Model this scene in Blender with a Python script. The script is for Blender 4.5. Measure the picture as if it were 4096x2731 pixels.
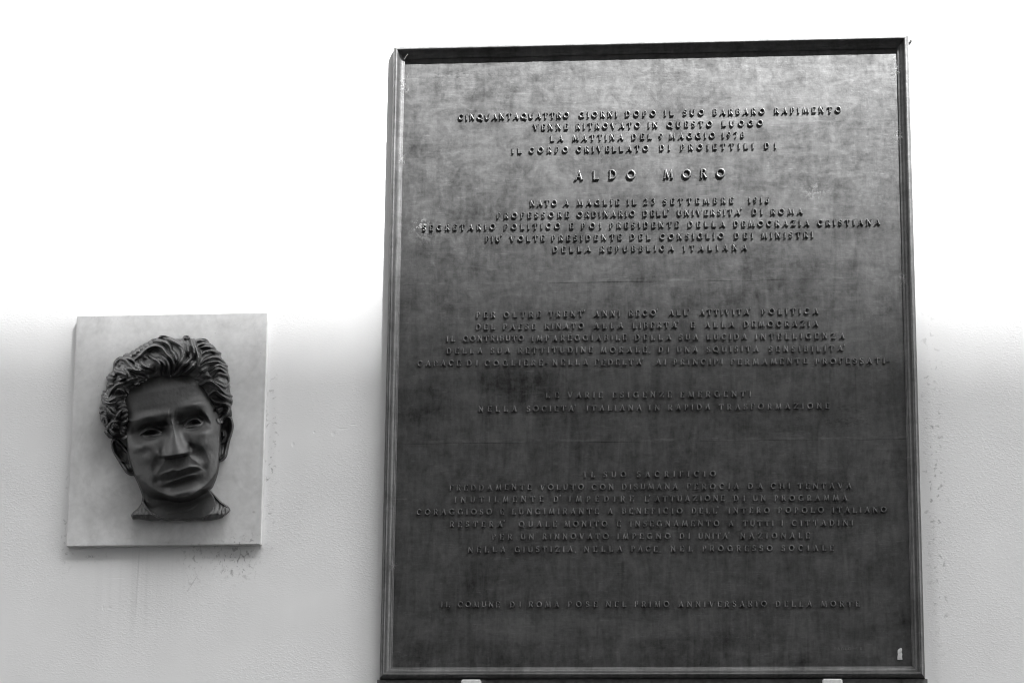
import bpy, bmesh, math, random
import numpy as np
from mathutils import Vector

random.seed(7); rng = np.random.default_rng(7)
for o in list(bpy.data.objects): bpy.data.objects.remove(o)
scene = bpy.context.scene
COL = scene.collection
R = math.radians

# ------------------------------------------------------------------ camera
EYE = 1.55
cam_d = bpy.data.cameras.new('camera'); cam = bpy.data.objects.new('camera', cam_d); COL.objects.link(cam)
cam.location = (0, -5.25, EYE); cam.rotation_euler = (R(90 + 14.538), 0, R(5.3113))
cam_d.sensor_width = 36; cam_d.lens = 99.49; cam_d.clip_start = .05; cam_d.clip_end = 3000
scene.camera = cam

# ------------------------------------------------------------------ light: high sun from the right, lower wall in the shade of the house opposite
SUN_AZ, SUN_EL = 37, 46            # degrees right of the wall's normal, above the horizon
sv = Vector((math.sin(R(SUN_AZ)) * math.cos(R(SUN_EL)), -math.cos(R(SUN_AZ)) * math.cos(R(SUN_EL)), math.sin(R(SUN_EL))))
sd = bpy.data.lights.new('sun', 'SUN'); sun = bpy.data.objects.new('sun', sd); COL.objects.link(sun)
sd.energy = 5.0; sd.angle = R(.85); sd.color = (1, 1, 1); sd.cycles.use_multiple_importance_sampling = False
sun.rotation_euler = sv.to_track_quat('Z', 'Y').to_euler(); sun.location = (6, -8, 20)
world = bpy.data.worlds.new('World'); scene.world = world; world.use_nodes = True
wn, wl = world.node_tree.nodes, world.node_tree.links; wn.clear()
sky = wn.new('ShaderNodeTexSky'); sky.sky_type = 'NISHITA'; sky.sun_disc = False
sky.sun_elevation = R(SUN_EL); sky.sun_rotation = math.atan2(sv.x, sv.y)
bw = wn.new('ShaderNodeRGBToBW'); bg = wn.new('ShaderNodeBackground'); wo = wn.new('ShaderNodeOutputWorld')
bg.inputs[1].default_value = .102
wl.new(sky.outputs[0], bw.inputs[0]); wl.new(bw.outputs[0], bg.inputs[0]); wl.new(bg.outputs[0], wo.inputs[0])
scene.view_settings.view_transform = 'Standard'; scene.view_settings.look = 'None'
scene.view_settings.gamma = 1; scene.view_settings.use_curve_mapping = False
scene.view_settings.exposure = 3.5
scene.cycles.use_denoising = True; scene.cycles.use_light_tree = False; scene.cycles.filter_width = 1.1; scene.cycles.use_adaptive_sampling = False
scene.cycles.caustics_reflective = False; scene.cycles.caustics_refractive = False; scene.cycles.sample_clamp_indirect = 1.0
scene.cycles.max_bounces = 8; scene.cycles.diffuse_bounces = 5

# ------------------------------------------------------------------ helpers
def tag(o, label=None, cat=None, group=None, kind=None):
    for k, v in (('label', label), ('category', cat), ('group', group), ('kind', kind)):
        if v: o[k] = v
    return o
def empty(name, loc, parent=None):
    o = bpy.data.objects.new(name, None); COL.objects.link(o); o.location = loc; o.empty_display_size = .1
    if parent: o.parent = parent
    return o
def link(name, me, mat, parent=None, smooth=False):
    o = bpy.data.objects.new(name, me); COL.objects.link(o)
    if mat: me.materials.append(mat)
    if parent: o.parent = parent
    if smooth:
        me.polygons.foreach_set('use_smooth', [True] * len(me.polygons))
    return o
def from_bm(name, bm, mat, parent=None, smooth=False):
    bmesh.ops.recalc_face_normals(bm, faces=bm.faces[:])
    me = bpy.data.meshes.new(name); bm.to_mesh(me); bm.free()
    return link(name, me, mat, parent, smooth)
def box(bm, x0, x1, y0, y1, z0, z1):
    vs = [bm.verts.new((x, y, z)) for x in (x0, x1) for y in (y0, y1) for z in (z0, z1)]
    for f in ((0, 1, 3, 2), (4, 6, 7, 5), (0, 4, 5, 1), (2, 3, 7, 6), (0, 2, 6, 4), (1, 5, 7, 3)):
        bm.faces.new([vs[i] for i in f])
    return vs
def tube(bm, pts, r0, r1=None, n=5):
    r1 = r0 if r1 is None else r1; rings = []
    for i, p in enumerate(pts):
        p = Vector(p); a = Vector(pts[max(i - 1, 0)]); b = Vector(pts[min(i + 1, len(pts) - 1)])
        t = (b - a).normalized(); s = t.orthogonal().normalized(); q = t.cross(s); r = r0 + (r1 - r0) * i / (len(pts) - 1)
        rings.append([bm.verts.new(p + r * (math.cos(2 * math.pi * k / n) * s + math.sin(2 * math.pi * k / n) * q)) for k in range(n)])
    for a, b in zip(rings, rings[1:]):
        for k in range(n): bm.faces.new((a[k], a[(k + 1) % n], b[(k + 1) % n], b[k]))
    bm.faces.new(rings[0]); bm.faces.new(rings[-1])

# ------------------------------------------------------------------ materials
class NT:
    """small node-building helper; values are sockets or numbers"""
    def __init__(s, name):
        s.m = bpy.data.materials.new(name); s.m.use_nodes = True; s.t = s.m.node_tree; s.n = s.t.nodes; s.n.clear()
        s.out = s.n.new('ShaderNodeOutputMaterial'); s.p = s.n.new('ShaderNodeBsdfPrincipled')
        s.t.links.new(s.p.outputs[0], s.out.inputs[0])
        s.obj = s.n.new('ShaderNodeTexCoord').outputs['Object']
        sx = s.n.new('ShaderNodeSeparateXYZ'); s.t.links.new(s.obj, sx.inputs[0]); s.x, s.y, s.z = sx.outputs
    def put(s, sock, v):
        if hasattr(v, 'is_linked') or hasattr(v, 'node'): s.t.links.new(v, sock)
        else: sock.default_value = v
    def math(s, op, a, b=0.0, c=0.0, clamp=False):
        n = s.n.new('ShaderNodeMath'); n.operation = op; n.use_clamp = clamp
        for i, v in enumerate((a, b, c)): s.put(n.inputs[i], v)
        return n.outputs[0]
    def scaled(s, sc, off=(0, 0, 0)):
        n = s.n.new('ShaderNodeMapping'); s.t.links.new(s.obj, n.inputs[0]); n.inputs['Scale'].default_value = sc; n.inputs['Location'].default_value = off
        return n.outputs[0]
    def noise(s, sc=(1, 1, 1), scale=1, detail=3, rough=.5, dist=0, off=(0, 0, 0)):
        n = s.n.new('ShaderNodeTexNoise'); s.t.links.new(s.scaled(sc, off), n.inputs['Vector'])
        n.inputs['Scale'].default_value = scale; n.inputs['Detail'].default_value = detail; n.inputs['Roughness'].default_value = rough; n.inputs['Distortion'].default_value = dist
        return n.outputs[0]
    def voronoi(s, sc=(1, 1, 1), scale=1, feature='F1', off=(0, 0, 0)):
        n = s.n.new('ShaderNodeTexVoronoi'); n.feature = feature; s.t.links.new(s.scaled(sc, off), n.inputs['Vector']); n.inputs['Scale'].default_value = scale
        return n.outputs['Distance']
    def rng(s, v, a, b, c=0.0, d=1.0, smooth=False):
        n = s.n.new('ShaderNodeMapRange'); n.interpolation_type = 'SMOOTHSTEP' if smooth else 'LINEAR'; n.clamp = True
        for i, q in enumerate((v, a, b, c, d)): s.put(n.inputs[i], q)
        return n.outputs[0]
    def blob(s, cx, cz, rx, rz, inner=.2, wob=None):
        """soft ellipse mask on the x-z face"""
        dx = s.math('DIVIDE', s.math('SUBTRACT', s.x, cx), rx); dz = s.math('DIVIDE', s.math('SUBTRACT', s.z, cz), rz)
        d = s.math('SQRT', s.math('ADD', s.math('MULTIPLY', dx, dx), s.math('MULTIPLY', dz, dz)))
        if wob is not None: d = s.math('ADD', d, wob)
        return s.rng(d, 1.0, inner, 0, 1, True)
    def mul(s, *v):
        o = v[0]
        for q in v[1:]: o = s.math('MULTIPLY', o, q)
        return o
    def add(s, *v):
        o = v[0]
        for q in v[1:]: o = s.math('ADD', o, q)
        return o
    def mix(s, f, a, b):   # numbers
        return s.math('ADD', s.math('MULTIPLY', s.math('SUBTRACT', 1.0, f), a), s.math('MULTIPLY', f, b))
    def grey(s, v):
        n = s.n.new('ShaderNodeCombineColor')
        for i in range(3): s.put(n.inputs[i], v)
        s.t.links.new(n.outputs[0], s.p.inputs['Base Color'])
    def bump(s, h, strength=.5, dist=.001):
        n = s.n.new('ShaderNodeBump'); n.inputs['Strength'].default_value = strength; n.inputs['Distance'].default_value = dist
        s.put(n.inputs['Height'], h); s.t.links.new(n.outputs[0], s.p.inputs['Normal'])
    def done(s, rough=.5, spec=.5):
        s.put(s.p.inputs['Roughness'], rough); s.put(s.p.inputs['Specular IOR Level'], spec); return s.m

def bronze_plate(name, base=.099, panel=True, rough=(.42, .55), spec=.3):
    k = NT(name)
    big = k.noise((1, 1, 1.25), 8, 5, .62, .7)
    smear = k.noise((3.5, 1, 12), 3.0, 5, .65, 1.6, (3, 0, 1))
    drip = k.noise((24, 1, 3.5), 2.2, 4, .65, 1.2, (0, 0, 7))
    mid = k.noise((1, 1, .8), 34, 5, .72, .9)
    fine = k.noise((1, 1, 1), 140, 3, .6)
    scr = k.noise((14, 1, 160), 2.2, 2, .6, 1.6, (5, 0, 2))
    v = k.add(k.mul(k.math('SUBTRACT', big, .5), 1.15), k.mul(k.math('SUBTRACT', smear, .5), k.rng(k.z, -.1, .4, .55, 1.15)), k.mul(k.math('SUBTRACT', drip, .5), k.rng(k.z, .0, .5, 1.0, .6)),
              k.mul(k.math('SUBTRACT', mid, .5), .6), k.mul(k.math('SUBTRACT', fine, .5), .7))
    v = k.math('ADD', 1.0, v)
    v = k.math('ADD', v, k.mul(k.rng(scr, .60, .70), k.rng(mid, .42, .58), .38))
    if panel:
        wob = k.mul(k.math('SUBTRACT', mid, .5), 1.1)
        for (cx, cz, rx, rz, a) in ((-.27, -.062, .085, .052, -.34), (-.44, -.09, .07, .06, -.25), (-.19, -.06, .05, .04, -.25), (.15, .1, .2, .035, -.14), (.33, .02, .08, .05, .12),
                                    (-.30, .27, .10, .03, -.15), (.33, .33, .07, .035, -.16), (-.38, .30, .04, .10, -.14), (-.1, .52, .22, .05, .12), (.28, .49, .15, .05, .12),
                                    (-.2, -.53, .2, .04, .12), (.1, -.56, .2, .03, -.2), (.3, -.52, .1, .05, .1), (-.43, -.58, .05, .03, -.25), (0, -.595, .5, .02, -.15), (.25, -.25, .15, .06, -.12)):
            v = k.math('ADD', v, k.mul(k.blob(cx, cz, rx, rz, .25, wob), a))
        scratch = k.mul(k.rng(k.noise((40, 1, 150), 2.0, 2, .7, .5), .48, .62), k.add(k.blob(-.375, .568, .085, .016), k.blob(.385, -.115, .05, .012), k.blob(.375, -.14, .07, .014), k.blob(.13, .355, .045, .02)))
        v = k.math('ADD', v, k.mul(scratch, -.34))
        # seams where the cast sections join
        for z0, a in ((.1395, .55), (-.175, .35)):
            zz = k.math('ADD', k.math('SUBTRACT', k.z, z0), k.mul(k.math('SUBTRACT', k.noise((9, 1, 1), 1.0, 2), .5), .006))
            ln = k.math('SUBTRACT', 1.0, k.rng(k.math('ABSOLUTE', zz), .0004, .0013))
            v = k.math('SUBTRACT', v, k.mul(ln, k.rng(k.noise((7, 1, 1), 1.0, 2, .5, 0, (2, 0, 0)), .45, .6), a))
            up = k.math('SUBTRACT', 1.0, k.rng(k.math('ABSOLUTE', k.math('SUBTRACT', zz, .0035)), .001, .004))
            v = k.math('ADD', v, k.mul(up, k.rng(k.noise((30, 1, 90), 1.0, 3), .5, .68), .45))
        # pale dust splash on the first letters of one line
        dust = k.mul(k.rng(k.noise((1, 1, 1), 190, 3, .6), .50, .60), k.add(k.blob(-.447, .262, .022, .017, .1), k.mul(k.blob(-.44, .25, .045, .045, 0), .35), k.mul(k.blob(.32, .315, .04, .03, 0), .35)))
        v = k.math('ADD', v, k.mul(dust, 2.2))
    speck = k.rng(k.voronoi((1, 1, 1), 75), .07, .04)
    v = k.math('ADD', v, k.mul(speck, k.rng(big, .5, .64), .55))
    v = k.math('MAXIMUM', v, .25)
    k.grey(k.mul(v, base))
    k.bump(k.add(k.mul(mid, .5), k.mul(fine, .5), k.mul(scr, .4)), .28, .0012)
    k.p.inputs['Metallic'].default_value = .8
    return k.done(k.rng(mid, .3, .7, *rough), spec)

def bronze_cast(name, base=.026, rough=(.42, .56), spec=.5):
    k = NT(name)
    big = k.noise((1, 1, 1), 22, 4, .6, .4); fine = k.noise((1, 1, 1), 260, 3, .6); drip = k.noise((120, 120, 9), 1.6, 3, .6, .3)
    v = k.add(1.0, k.mul(k.math('SUBTRACT', big, .5), 1.0), k.mul(k.math('SUBTRACT', drip, .5), .7), k.mul(k.math('SUBTRACT', fine, .5), .5))
    v = k.math('ADD', v, k.mul(k.rng(k.voronoi((1, 1, 1), 190), .09, .05), k.rng(big, .52, .64), .9))
    k.grey(k.mul(k.math('MAXIMUM', v, .3), base))
    k.bump(k.add(k.mul(fine, .6), k.mul(big, .3), k.mul(k.noise((1, 1, 1), 90, 3, .6), .8)), .3, .0007)
    return k.done(k.rng(big, .3, .7, *rough), spec)

def plaster():
    k = NT('painted_plaster')
    area = k.noise((1, 1, 1), 4.2, 2, .5, .3, (4, 0, 1))
    worm = k.noise((150, 150, 330), 1.0, 2, .5, .9)
    grain = k.noise((1, 1, 1), 420, 2, .5)
    soft = k.noise((1, 1, 1), 9, 3, .5, .2)
    ridg = k.rng(worm, .46, .70)
    amp = k.math('ADD', k.rng(area, .38, .62, .04, 1.0), k.mul(k.blob(.49, 2.5, .25, 3.0, .3), .45))
    h = k.add(k.mul(ridg, amp, .9), k.mul(grain, .14), k.mul(soft, .9))
    # small chips and trowel lines
    for (cx, cz, rx, rz) in ((-.8328, 2.7435, .0055, .007), (-.815, 2.752, .014, .0022), (-.795, 2.760, .008, .002), (-.9106, 2.7235, .004, .006), (-.87, 2.747, .003, .003),
                             (-1.27, 2.4124, .003, .005), (-1.2575, 2.4122, .006, .004), (-1.25, 2.4695, .03, .0012)):
        h = k.math('SUBTRACT', h, k.mul(k.blob(cx, cz, rx, rz, .1), 1.6))
    tone = k.add(.80, k.mul(k.math('SUBTRACT', soft, .5), .10), k.mul(k.math('SUBTRACT', k.noise((30, 1, 1.2), 1.0, 3, .5), .5), .03))
    # stains: mould freckles round the slab, grime and painted contact shade along plaque and slab, runs under the slab
    fr = k.rng(k.noise((150, 1, 95), 1.0, 3, .65, .8), .545, .66); fr2 = k.rng(k.noise((1, 1, 1), 95, 3, .6, .4, (3, 0, 3)), .57, .68)
    m = k.add(k.mul(fr, k.blob(-1.015, 2.505, .075, .075, .0), 1.0), k.mul(fr, k.blob(-1.10, 2.50, .04, .09, .0), .6), k.mul(fr2, k.blob(-.953, 2.70, .02, .27, .1), .85),
              k.mul(fr2, k.blob(-1.347, 2.58, .02, .16, .1), .6), k.mul(fr2, k.blob(-1.30, 2.515, .05, .025, .1), .6),
              k.mul(fr2, k.blob(.308, 2.62, .034, .5, .1), .75), k.mul(fr, k.blob(.305, 3.38, .03, .14, .1), .5), k.mul(fr2, k.blob(.33, 3.40, .03, .07, .1), .35))
    dirt_shade_halo = k.add(k.mul(k.blob(-1.02, 2.518, .10, .035, .0), .22), k.mul(k.blob(-1.15, 2.522, .22, .018, .0), .30), k.mul(k.blob(.292, 2.55, .02, .62, .0), .22), k.mul(k.blob(-.955, 2.72, .016, .25, .0), .14),
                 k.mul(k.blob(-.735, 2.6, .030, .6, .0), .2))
    runs = k.mul(k.rng(k.noise((55, 1, .8), 1.0, 3, .6), .47, .62), k.blob(-1.19, 2.44, .15, .13, .2), .10)
    line = k.mul(k.rng(k.math('ABSOLUTE', k.math('ADD', k.math('SUBTRACT', k.x, -1.206), k.mul(k.math('SUBTRACT', k.z, 2.45), -.03))), .0022, .0008), k.blob(-1.206, 2.46, .02, .085, .3), .22)
    sc = k.math('ABSOLUTE', k.math('SUBTRACT', k.math('SUBTRACT', k.x, -1.1103), k.mul(k.math('SUBTRACT', k.z, 2.4388), .62)))
    line2 = k.mul(k.rng(sc, .0014, .0005), k.blob(-1.099, 2.456, .03, .025, .5), .3)
    dirt_and_dark = k.math('MINIMUM', k.add(m, dirt_shade_halo, runs, line, line2), .85)  # grime masks plus the painted contact shade
    k.grey(k.mul(tone, k.math('SUBTRACT', 1.0, k.mul(dirt_and_dark, .6))))
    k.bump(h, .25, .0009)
    return k.done(.75, .3)

def marble():
    k = NT('honed_marble')
    a = k.noise((1, 1, 1), 16, 5, .6, .8); b = k.noise((1, 1, 1), 75, 4, .6, .3); pit = k.rng(k.voronoi((1, 1, 1.6), 62), .10, .04); sel = k.rng(b, .55, .62)
    veil = k.noise((18, 1, 3), 1.3, 3, .5, .3)
    dirt_and_dark = k.add(k.mul(k.blob(-.055, -.16, .18, .06, .1), .13), k.mul(k.rng(k.noise((1, 1, 1), 120, 3, .65), .56, .68), k.add(k.blob(.16, -.22, .07, .03, 0), k.blob(.10, -.225, .14, .015, 0), k.mul(k.blob(-.1, .225, .13, .012, 0), .5), k.mul(k.blob(.12, .2, .1, .03, 0), .3)), .4),
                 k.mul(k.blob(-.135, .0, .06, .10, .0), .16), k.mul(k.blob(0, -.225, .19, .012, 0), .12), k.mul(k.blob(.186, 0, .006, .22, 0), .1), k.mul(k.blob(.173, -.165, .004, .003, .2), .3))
    vein = k.math('SUBTRACT', 1.0, k.rng(k.math('ABSOLUTE', k.math('SUBTRACT', k.noise((1, 1, .7), 7, 4, .6, 1.5, (2, 0, 5)), .5)), .004, .03))
    v = k.add(.61, k.mul(k.math('SUBTRACT', a, .5), .28), k.mul(k.math('SUBTRACT', b, .5), .2), k.mul(k.math('SUBTRACT', veil, .5), .16), k.mul(vein, -.03))
    v = k.mul(v, k.math('SUBTRACT', 1.0, dirt_and_dark), k.math('SUBTRACT', 1.0, k.mul(pit, sel, .45)))
    k.grey(v); k.bump(k.add(k.mul(b, .4), k.mul(a, .3)), .12, .0008)
    return k.done(.55, .4)

def simple(name, c, rough=.7, spec=.4, var=.12, scale=40, bump=.2):
    k = NT(name); n = k.noise((1, 1, 1), scale, 4, .6)
    k.grey(k.mul(c, k.math('ADD', 1.0, k.mul(k.math('SUBTRACT', n, .5), var * 4)))); k.bump(n, bump, .02 / scale * 4)
    return k.done(rough, spec)

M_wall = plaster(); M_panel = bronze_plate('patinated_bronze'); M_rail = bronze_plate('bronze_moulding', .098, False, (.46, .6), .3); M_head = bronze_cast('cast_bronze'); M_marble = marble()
M_letter = bronze_plate('bronze_lettering', .128, True, (.42, .52), .35)

# ------------------------------------------------------------------ the place: street, wall, house opposite
bm = bmesh.new(); g = [bm.verts.new(p) for p in ((-400, -400, 0), (400, -400, 0), (400, 400, 0), (-400, 400, 0))]; bm.faces.new(g)
street = from_bm('street', bm, simple('basalt_paving', .05, .8, .3, .3, 9, .3)); tag(street, 'dark stone paving of the narrow street', 'street', kind='structure')

bm = bmesh.new(); box(bm, -16, 16, 0, .6, 0, 15)
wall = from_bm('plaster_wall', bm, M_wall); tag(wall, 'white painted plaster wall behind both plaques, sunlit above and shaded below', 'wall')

OPP_Y, OPP_H = -29.12, 41.87
opp = empty('opposite_building', (0, OPP_Y, 0)); opp.rotation_euler = (0, 0, -R(1.6)); tag(opp, 'tall plastered building across the street that shades the wall', 'building')
M_ochre = simple('dark_brick', .05, .85, .2, .2, 3, .3); M_trim = simple('travertine_trim', .10, .8, .3, .15, 8, .3)
bm = bmesh.new(); box(bm, -60, 60, -9, 0, 0, OPP_H - .5); from_bm('wall', bm, M_ochre, opp)
bm = bmesh.new(); box(bm, -60.1, 60.1, -9.1, .12, OPP_H - .5, OPP_H); box(bm, -60.05, 60.05, -9.05, .06, OPP_H - .8, OPP_H - .497); from_bm('cornice', bm, M_trim, opp)
M_pane = simple('window_glass', .03, .1, .5, .02, 5, 0)
bm = bmesh.new()
for (a, b, c, d) in ((-.75, -.6, -.15, 2.15), (.6, .75, -.15, 2.15), (-.6, .6, 2.0, 2.15), (-.85, .85, -.3, -.15), (-.03, .03, -.15, 2.0)): box(bm, a, b, 0, .12, c, d)
fr0 = from_bm('window', bm, M_trim, opp)
bm = bmesh.new(); box(bm, -.6, -.03, .003, .05, -.15, 2.0); box(bm, .03, .6, .003, .05, -.15, 2.0); pn0 = from_bm('pane', bm, M_pane, fr0)
first = True
for st in range(5):
    for c in range(-5, 6):
        if first: f, first = fr0, False
        else:
            f = fr0.copy(); COL.objects.link(f); f.parent = opp; p = pn0.copy(); COL.objects.link(p); p.parent = f
        f.location = (c * 3.6, 0, 2.2 + st * 4.2)

# ------------------------------------------------------------------ the inscribed bronze plaque
PX, PZ = -.2235, 1.33928 + EYE
plq = empty('inscribed_plaque', (PX, 0, PZ)); plq.rotation_euler = (0, R(.6215), 0)
tag(plq, 'large dark bronze plaque with raised Italian inscription in a moulded frame', 'plaque')
HW, HH, FW = .5063, .6268, .0243
bm = bmesh.new(); box(bm, -HW + .006, HW - .006, -.0035, -.0005, -HH + .006, HH - .006)
panel = from_bm('panel', bm, M_panel, plq)
# moulding profile: (inset from the outer edge, height off the wall)
PROF = [(0, 0), (.0002, .0080), (.0008, .0130), (.0020, .0175), (.0038, .0208), (.0058, .0226), (.0076, .0230), (.0090, .0225), (.0102, .0208), (.0112, .0183), (.0124, .0150), (.0140, .0120), (.0158, .0100), (.0176, .0088), (.0184, .0086),
        (.0189, .0083), (.0196, .0082), (.0201, .0078), (.0206, .0073), (.0213, .0071), (.0221, .0070), (.0227, .0066), (.0231, .0058), (.0234, .0030)]
def rail(side):
    bm = bmesh.new(); n = 60; rows = []
    L = HW if side in 'tb' else HH
    for i in range(n + 1):
        row = []
        for (d, h) in PROF:
            t = -1 + 2 * i / n; a = t * (L - d); jit = .00025 * math.sin(i * 2.1 + d * 900) * (1 if 0 < i < n else 0) + random.gauss(0, .00007)
            o = (HH if side in 'tb' else HW) - d
            p = {'t': (a, -h, o), 'b': (a, -h, -o), 'l': (-o, -h, a), 'r': (o, -h, a)}[side]
            row.append(bm.verts.new((p[0], p[1] + jit, p[2])))
        rows.append(row)
    for a, b in zip(rows, rows[1:]):
        for j in range(len(PROF) - 1): bm.faces.new((a[j], a[j + 1], b[j + 1], b[j]))
    o = from_bm('frame_rail', bm, M_rail, plq, True)
    return o
for s in 'tblr': rail(s)
# rough mortar bed the plaque stands on, just proud of the wall
bm = bmesh.new(); n = 90
for i in range(n):
    x0 = -HW - .004 + (2 * HW + .008) * i / n; x1 = -HW - .004 + (2 * HW + .008) * (i + 1) / n
    box(bm, x0, x1 - .00002, -.009 - random.random() * .0025, .003, -HH - .036 + random.random() * .004, -HH - .0006)
from_bm('mortar_bed', bm, simple('dirty_mortar', .15, .9, .2, .3, 120, .5), plq)

# lettering: strokes per glyph in a box one cap height tall; x runs 0..1 over the glyph's width
TK, TN = .165, .115
def arc(cx, cy, rx, ry, a0, a1, n=12): return [(cx + rx * math.cos(R(a0 + (a1 - a0) * i / n)), cy + ry * math.sin(R(a0 + (a1 - a0) * i / n))) for i in range(n + 1)]
GW = dict(A=.86, B=.64, C=.84, D=.80, E=.62, F=.58, G=.88, H=.82, I=.30, L=.62, M=.98, N=.84, O=.94, P=.62, Q=.94, R=.72, S=.58, T=.74, U=.80, V=.84, Z=.74)
GW.update({'1': .34, '2': .6, '3': .56, '6': .62, '7': .6, '8': .6, '9': .62, "'": .16, ',': .18, '-': .42})
def sf(x, y, h=.15): return ([(x - h, .045 if y < .5 else .955), (x + h, .045 if y < .5 else .955)], .09)
GL = {
 'A': [([(.14, .02), (.5, .97)], TN), ([(.5, .99), (.84, .02)], TK), ([(.27, .32), (.72, .32)], TN), sf(.13, 0), sf(.86, 0)],
 'B': [([(.2, 0), (.2, 1)], TK), ([(.2, .94)] + arc(.5, .74, .32, .2, 90, -90) + [(.2, .54)], TN), ([(.2, .52)] + arc(.52, .29, .36, .23, 90, -90) + [(.2, .06)], TN + .02)],
 'C': [(arc(.52, .5, .42, .44, 48, 312, 18), TK), ([(.83, .72), (.83, .92)], TN)],
 'D': [([(.18, 0), (.18, 1)], TK), ([(.18, .94), (.4, .94)] + arc(.42, .5, .46, .44, 85, -85, 16) + [(.4, .06), (.18, .06)], TK - .02), sf(.14, 0, .1), sf(.14, 1, .1)],
 'E': [([(.2, 0), (.2, 1)], TK), ([(.1, .94), (.88, .94)], TN), ([(.2, .52), (.72, .52)], TN), ([(.1, .06), (.92, .06)], TN), ([(.88, .82), (.88, .98)], TN), ([(.92, .02), (.92, .2)], TN)],
 'F': [([(.22, 0), (.22, 1)], TK), ([(.1, .94), (.9, .94)], TN), ([(.22, .5), (.76, .5)], TN), ([(.9, .8), (.9, .98)], TN), sf(.22, 0, .22)],
 'G': [(arc(.5, .5, .41, .44, 48, 318, 18), TK), ([(.86, .08), (.86, .44)], TN + .03), ([(.62, .45), (.98, .45)], TN)],
 'H': [([(.17, 0), (.17, 1)], TK), ([(.83, 0), (.83, 1)], TK), ([(.17, .5), (.83, .5)], TN), sf(.17, 0), sf(.17, 1), sf(.83, 0), sf(.83, 1)],
 'I': [([(.5, 0), (.5, 1)], TK), sf(.5, 0, .46), sf(.5, 1, .46)],
 'L': [([(.2, 0), (.2, 1)], TK), ([(.08, .06), (.92, .06)], TN), ([(.92, .02), (.92, .24)], TN), sf(.2, 1, .2)],
 'M': [([(.12, .02), (.2, .98)], TN), ([(.2, .98), (.5, .08)], TK), ([(.5, .08), (.8, .98)], TN), ([(.8, .98), (.88, .02)], TK), sf(.12, 0, .11), sf(.88, 0, .12)],
 'N': [([(.16, .02), (.16, .98)], TN), ([(.14, .97), (.84, .03)], TK), ([(.84, .02), (.84, .98)], TN), sf(.16, 0, .14), sf(.84, 1, .14), sf(.1, 1, .1)],
 'O': [(arc(.5, .5, .41, .43, 0, 360, 26), TK)],
 'P': [([(.22, 0), (.22, 1)], TK), ([(.22, .94), (.45, .94)] + arc(.46, .69, .38, .25, 85, -85, 12) + [(.22, .44)], TN + .02), sf(.22, 0, .22)],
 'Q': [(arc(.5, .5, .41, .43, 0, 360, 26), TK), ([(.52, .2), (.74, .0), (.98, -.14)], TN)],
 'R': [([(.2, 0), (.2, 1)], TK), ([(.2, .94), (.42, .94)] + arc(.44, .72, .34, .22, 85, -85, 12) + [(.2, .5)], TN + .02), ([(.46, .5), (.88, .03)], TK), sf(.2, 0, .17), sf(.9, 0, .1)],
 'S': [(arc(.5, .73, .33, .21, 40, 270, 12)[:-1] + arc(.5, .28, .36, .23, 90, -140, 12), TK - .01), ([(.82, .76), (.82, .94)], TN), ([(.15, .08), (.15, .26)], TN)],
 'T': [([(.5, 0), (.5, .96)], TK), ([(.06, .94), (.94, .94)], TN), ([(.07, .78), (.07, .98)], TN), ([(.93, .78), (.93, .98)], TN), sf(.5, 0, .18)],
 'U': [([(.18, 1), (.18, .4)] + arc(.5, .38, .32, .33, 180, 350, 12), TK), ([(.83, .98), (.83, .3)], TN), sf(.18, 1), sf(.83, 1, .14)],
 'V': [([(.13, .98), (.48, .04)], TK), ([(.5, .03), (.86, .98)], TN), sf(.12, 1), sf(.87, 1, .13)],
 'Z': [([(.1, .94), (.92, .94)], TN), ([(.9, .95), (.1, .06)], TK), ([(.06, .06), (.94, .06)], TN), ([(.1, .78), (.1, .96)], TN), ([(.92, .04), (.92, .24)], TN)],
 '1': [([(.5, 0), (.5, 1)], TK), ([(.5, .95), (.1, .76)], TN), sf(.5, 0, .42)],
 '2': [(arc(.48, .7, .36, .26, 160, -30, 12) + [(.12, .08)], TN + .03), ([(.1, .06), (.92, .06)], TN + .02)],
 '3': [(arc(.45, .75, .33, .2, 150, -80, 12), TN + .02), (arc(.45, .29, .38, .25, 85, -150, 12), TN + .03)],
 '6': [([(.8, .93), (.42, .8), (.17, .45)], TN + .02), (arc(.5, .31, .35, .27, 0, 360, 20), TN + .03)],
 '7': [([(.1, .94), (.9, .94), (.4, .02)], TK - .03), ([(.11, .78), (.11, .94)], TN)],
 '8': [(arc(.5, .75, .3, .2, 0, 360, 18), TN + .01), (arc(.5, .29, .37, .24, 0, 360, 20), TN + .03)],
 '9': [([(.2, .07), (.58, .2), (.83, .55)], TN + .02), (arc(.5, .69, .35, .27, 0, 360, 20), TN + .03)],
 "'": [([(.6, 1.2), (.4, .9)], TK)],
 ',': [([(.5, .08), (.3, -.16)], TK)],
 '-': [([(.0, .42), (1, .42)], TK - .02)],
}
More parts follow.
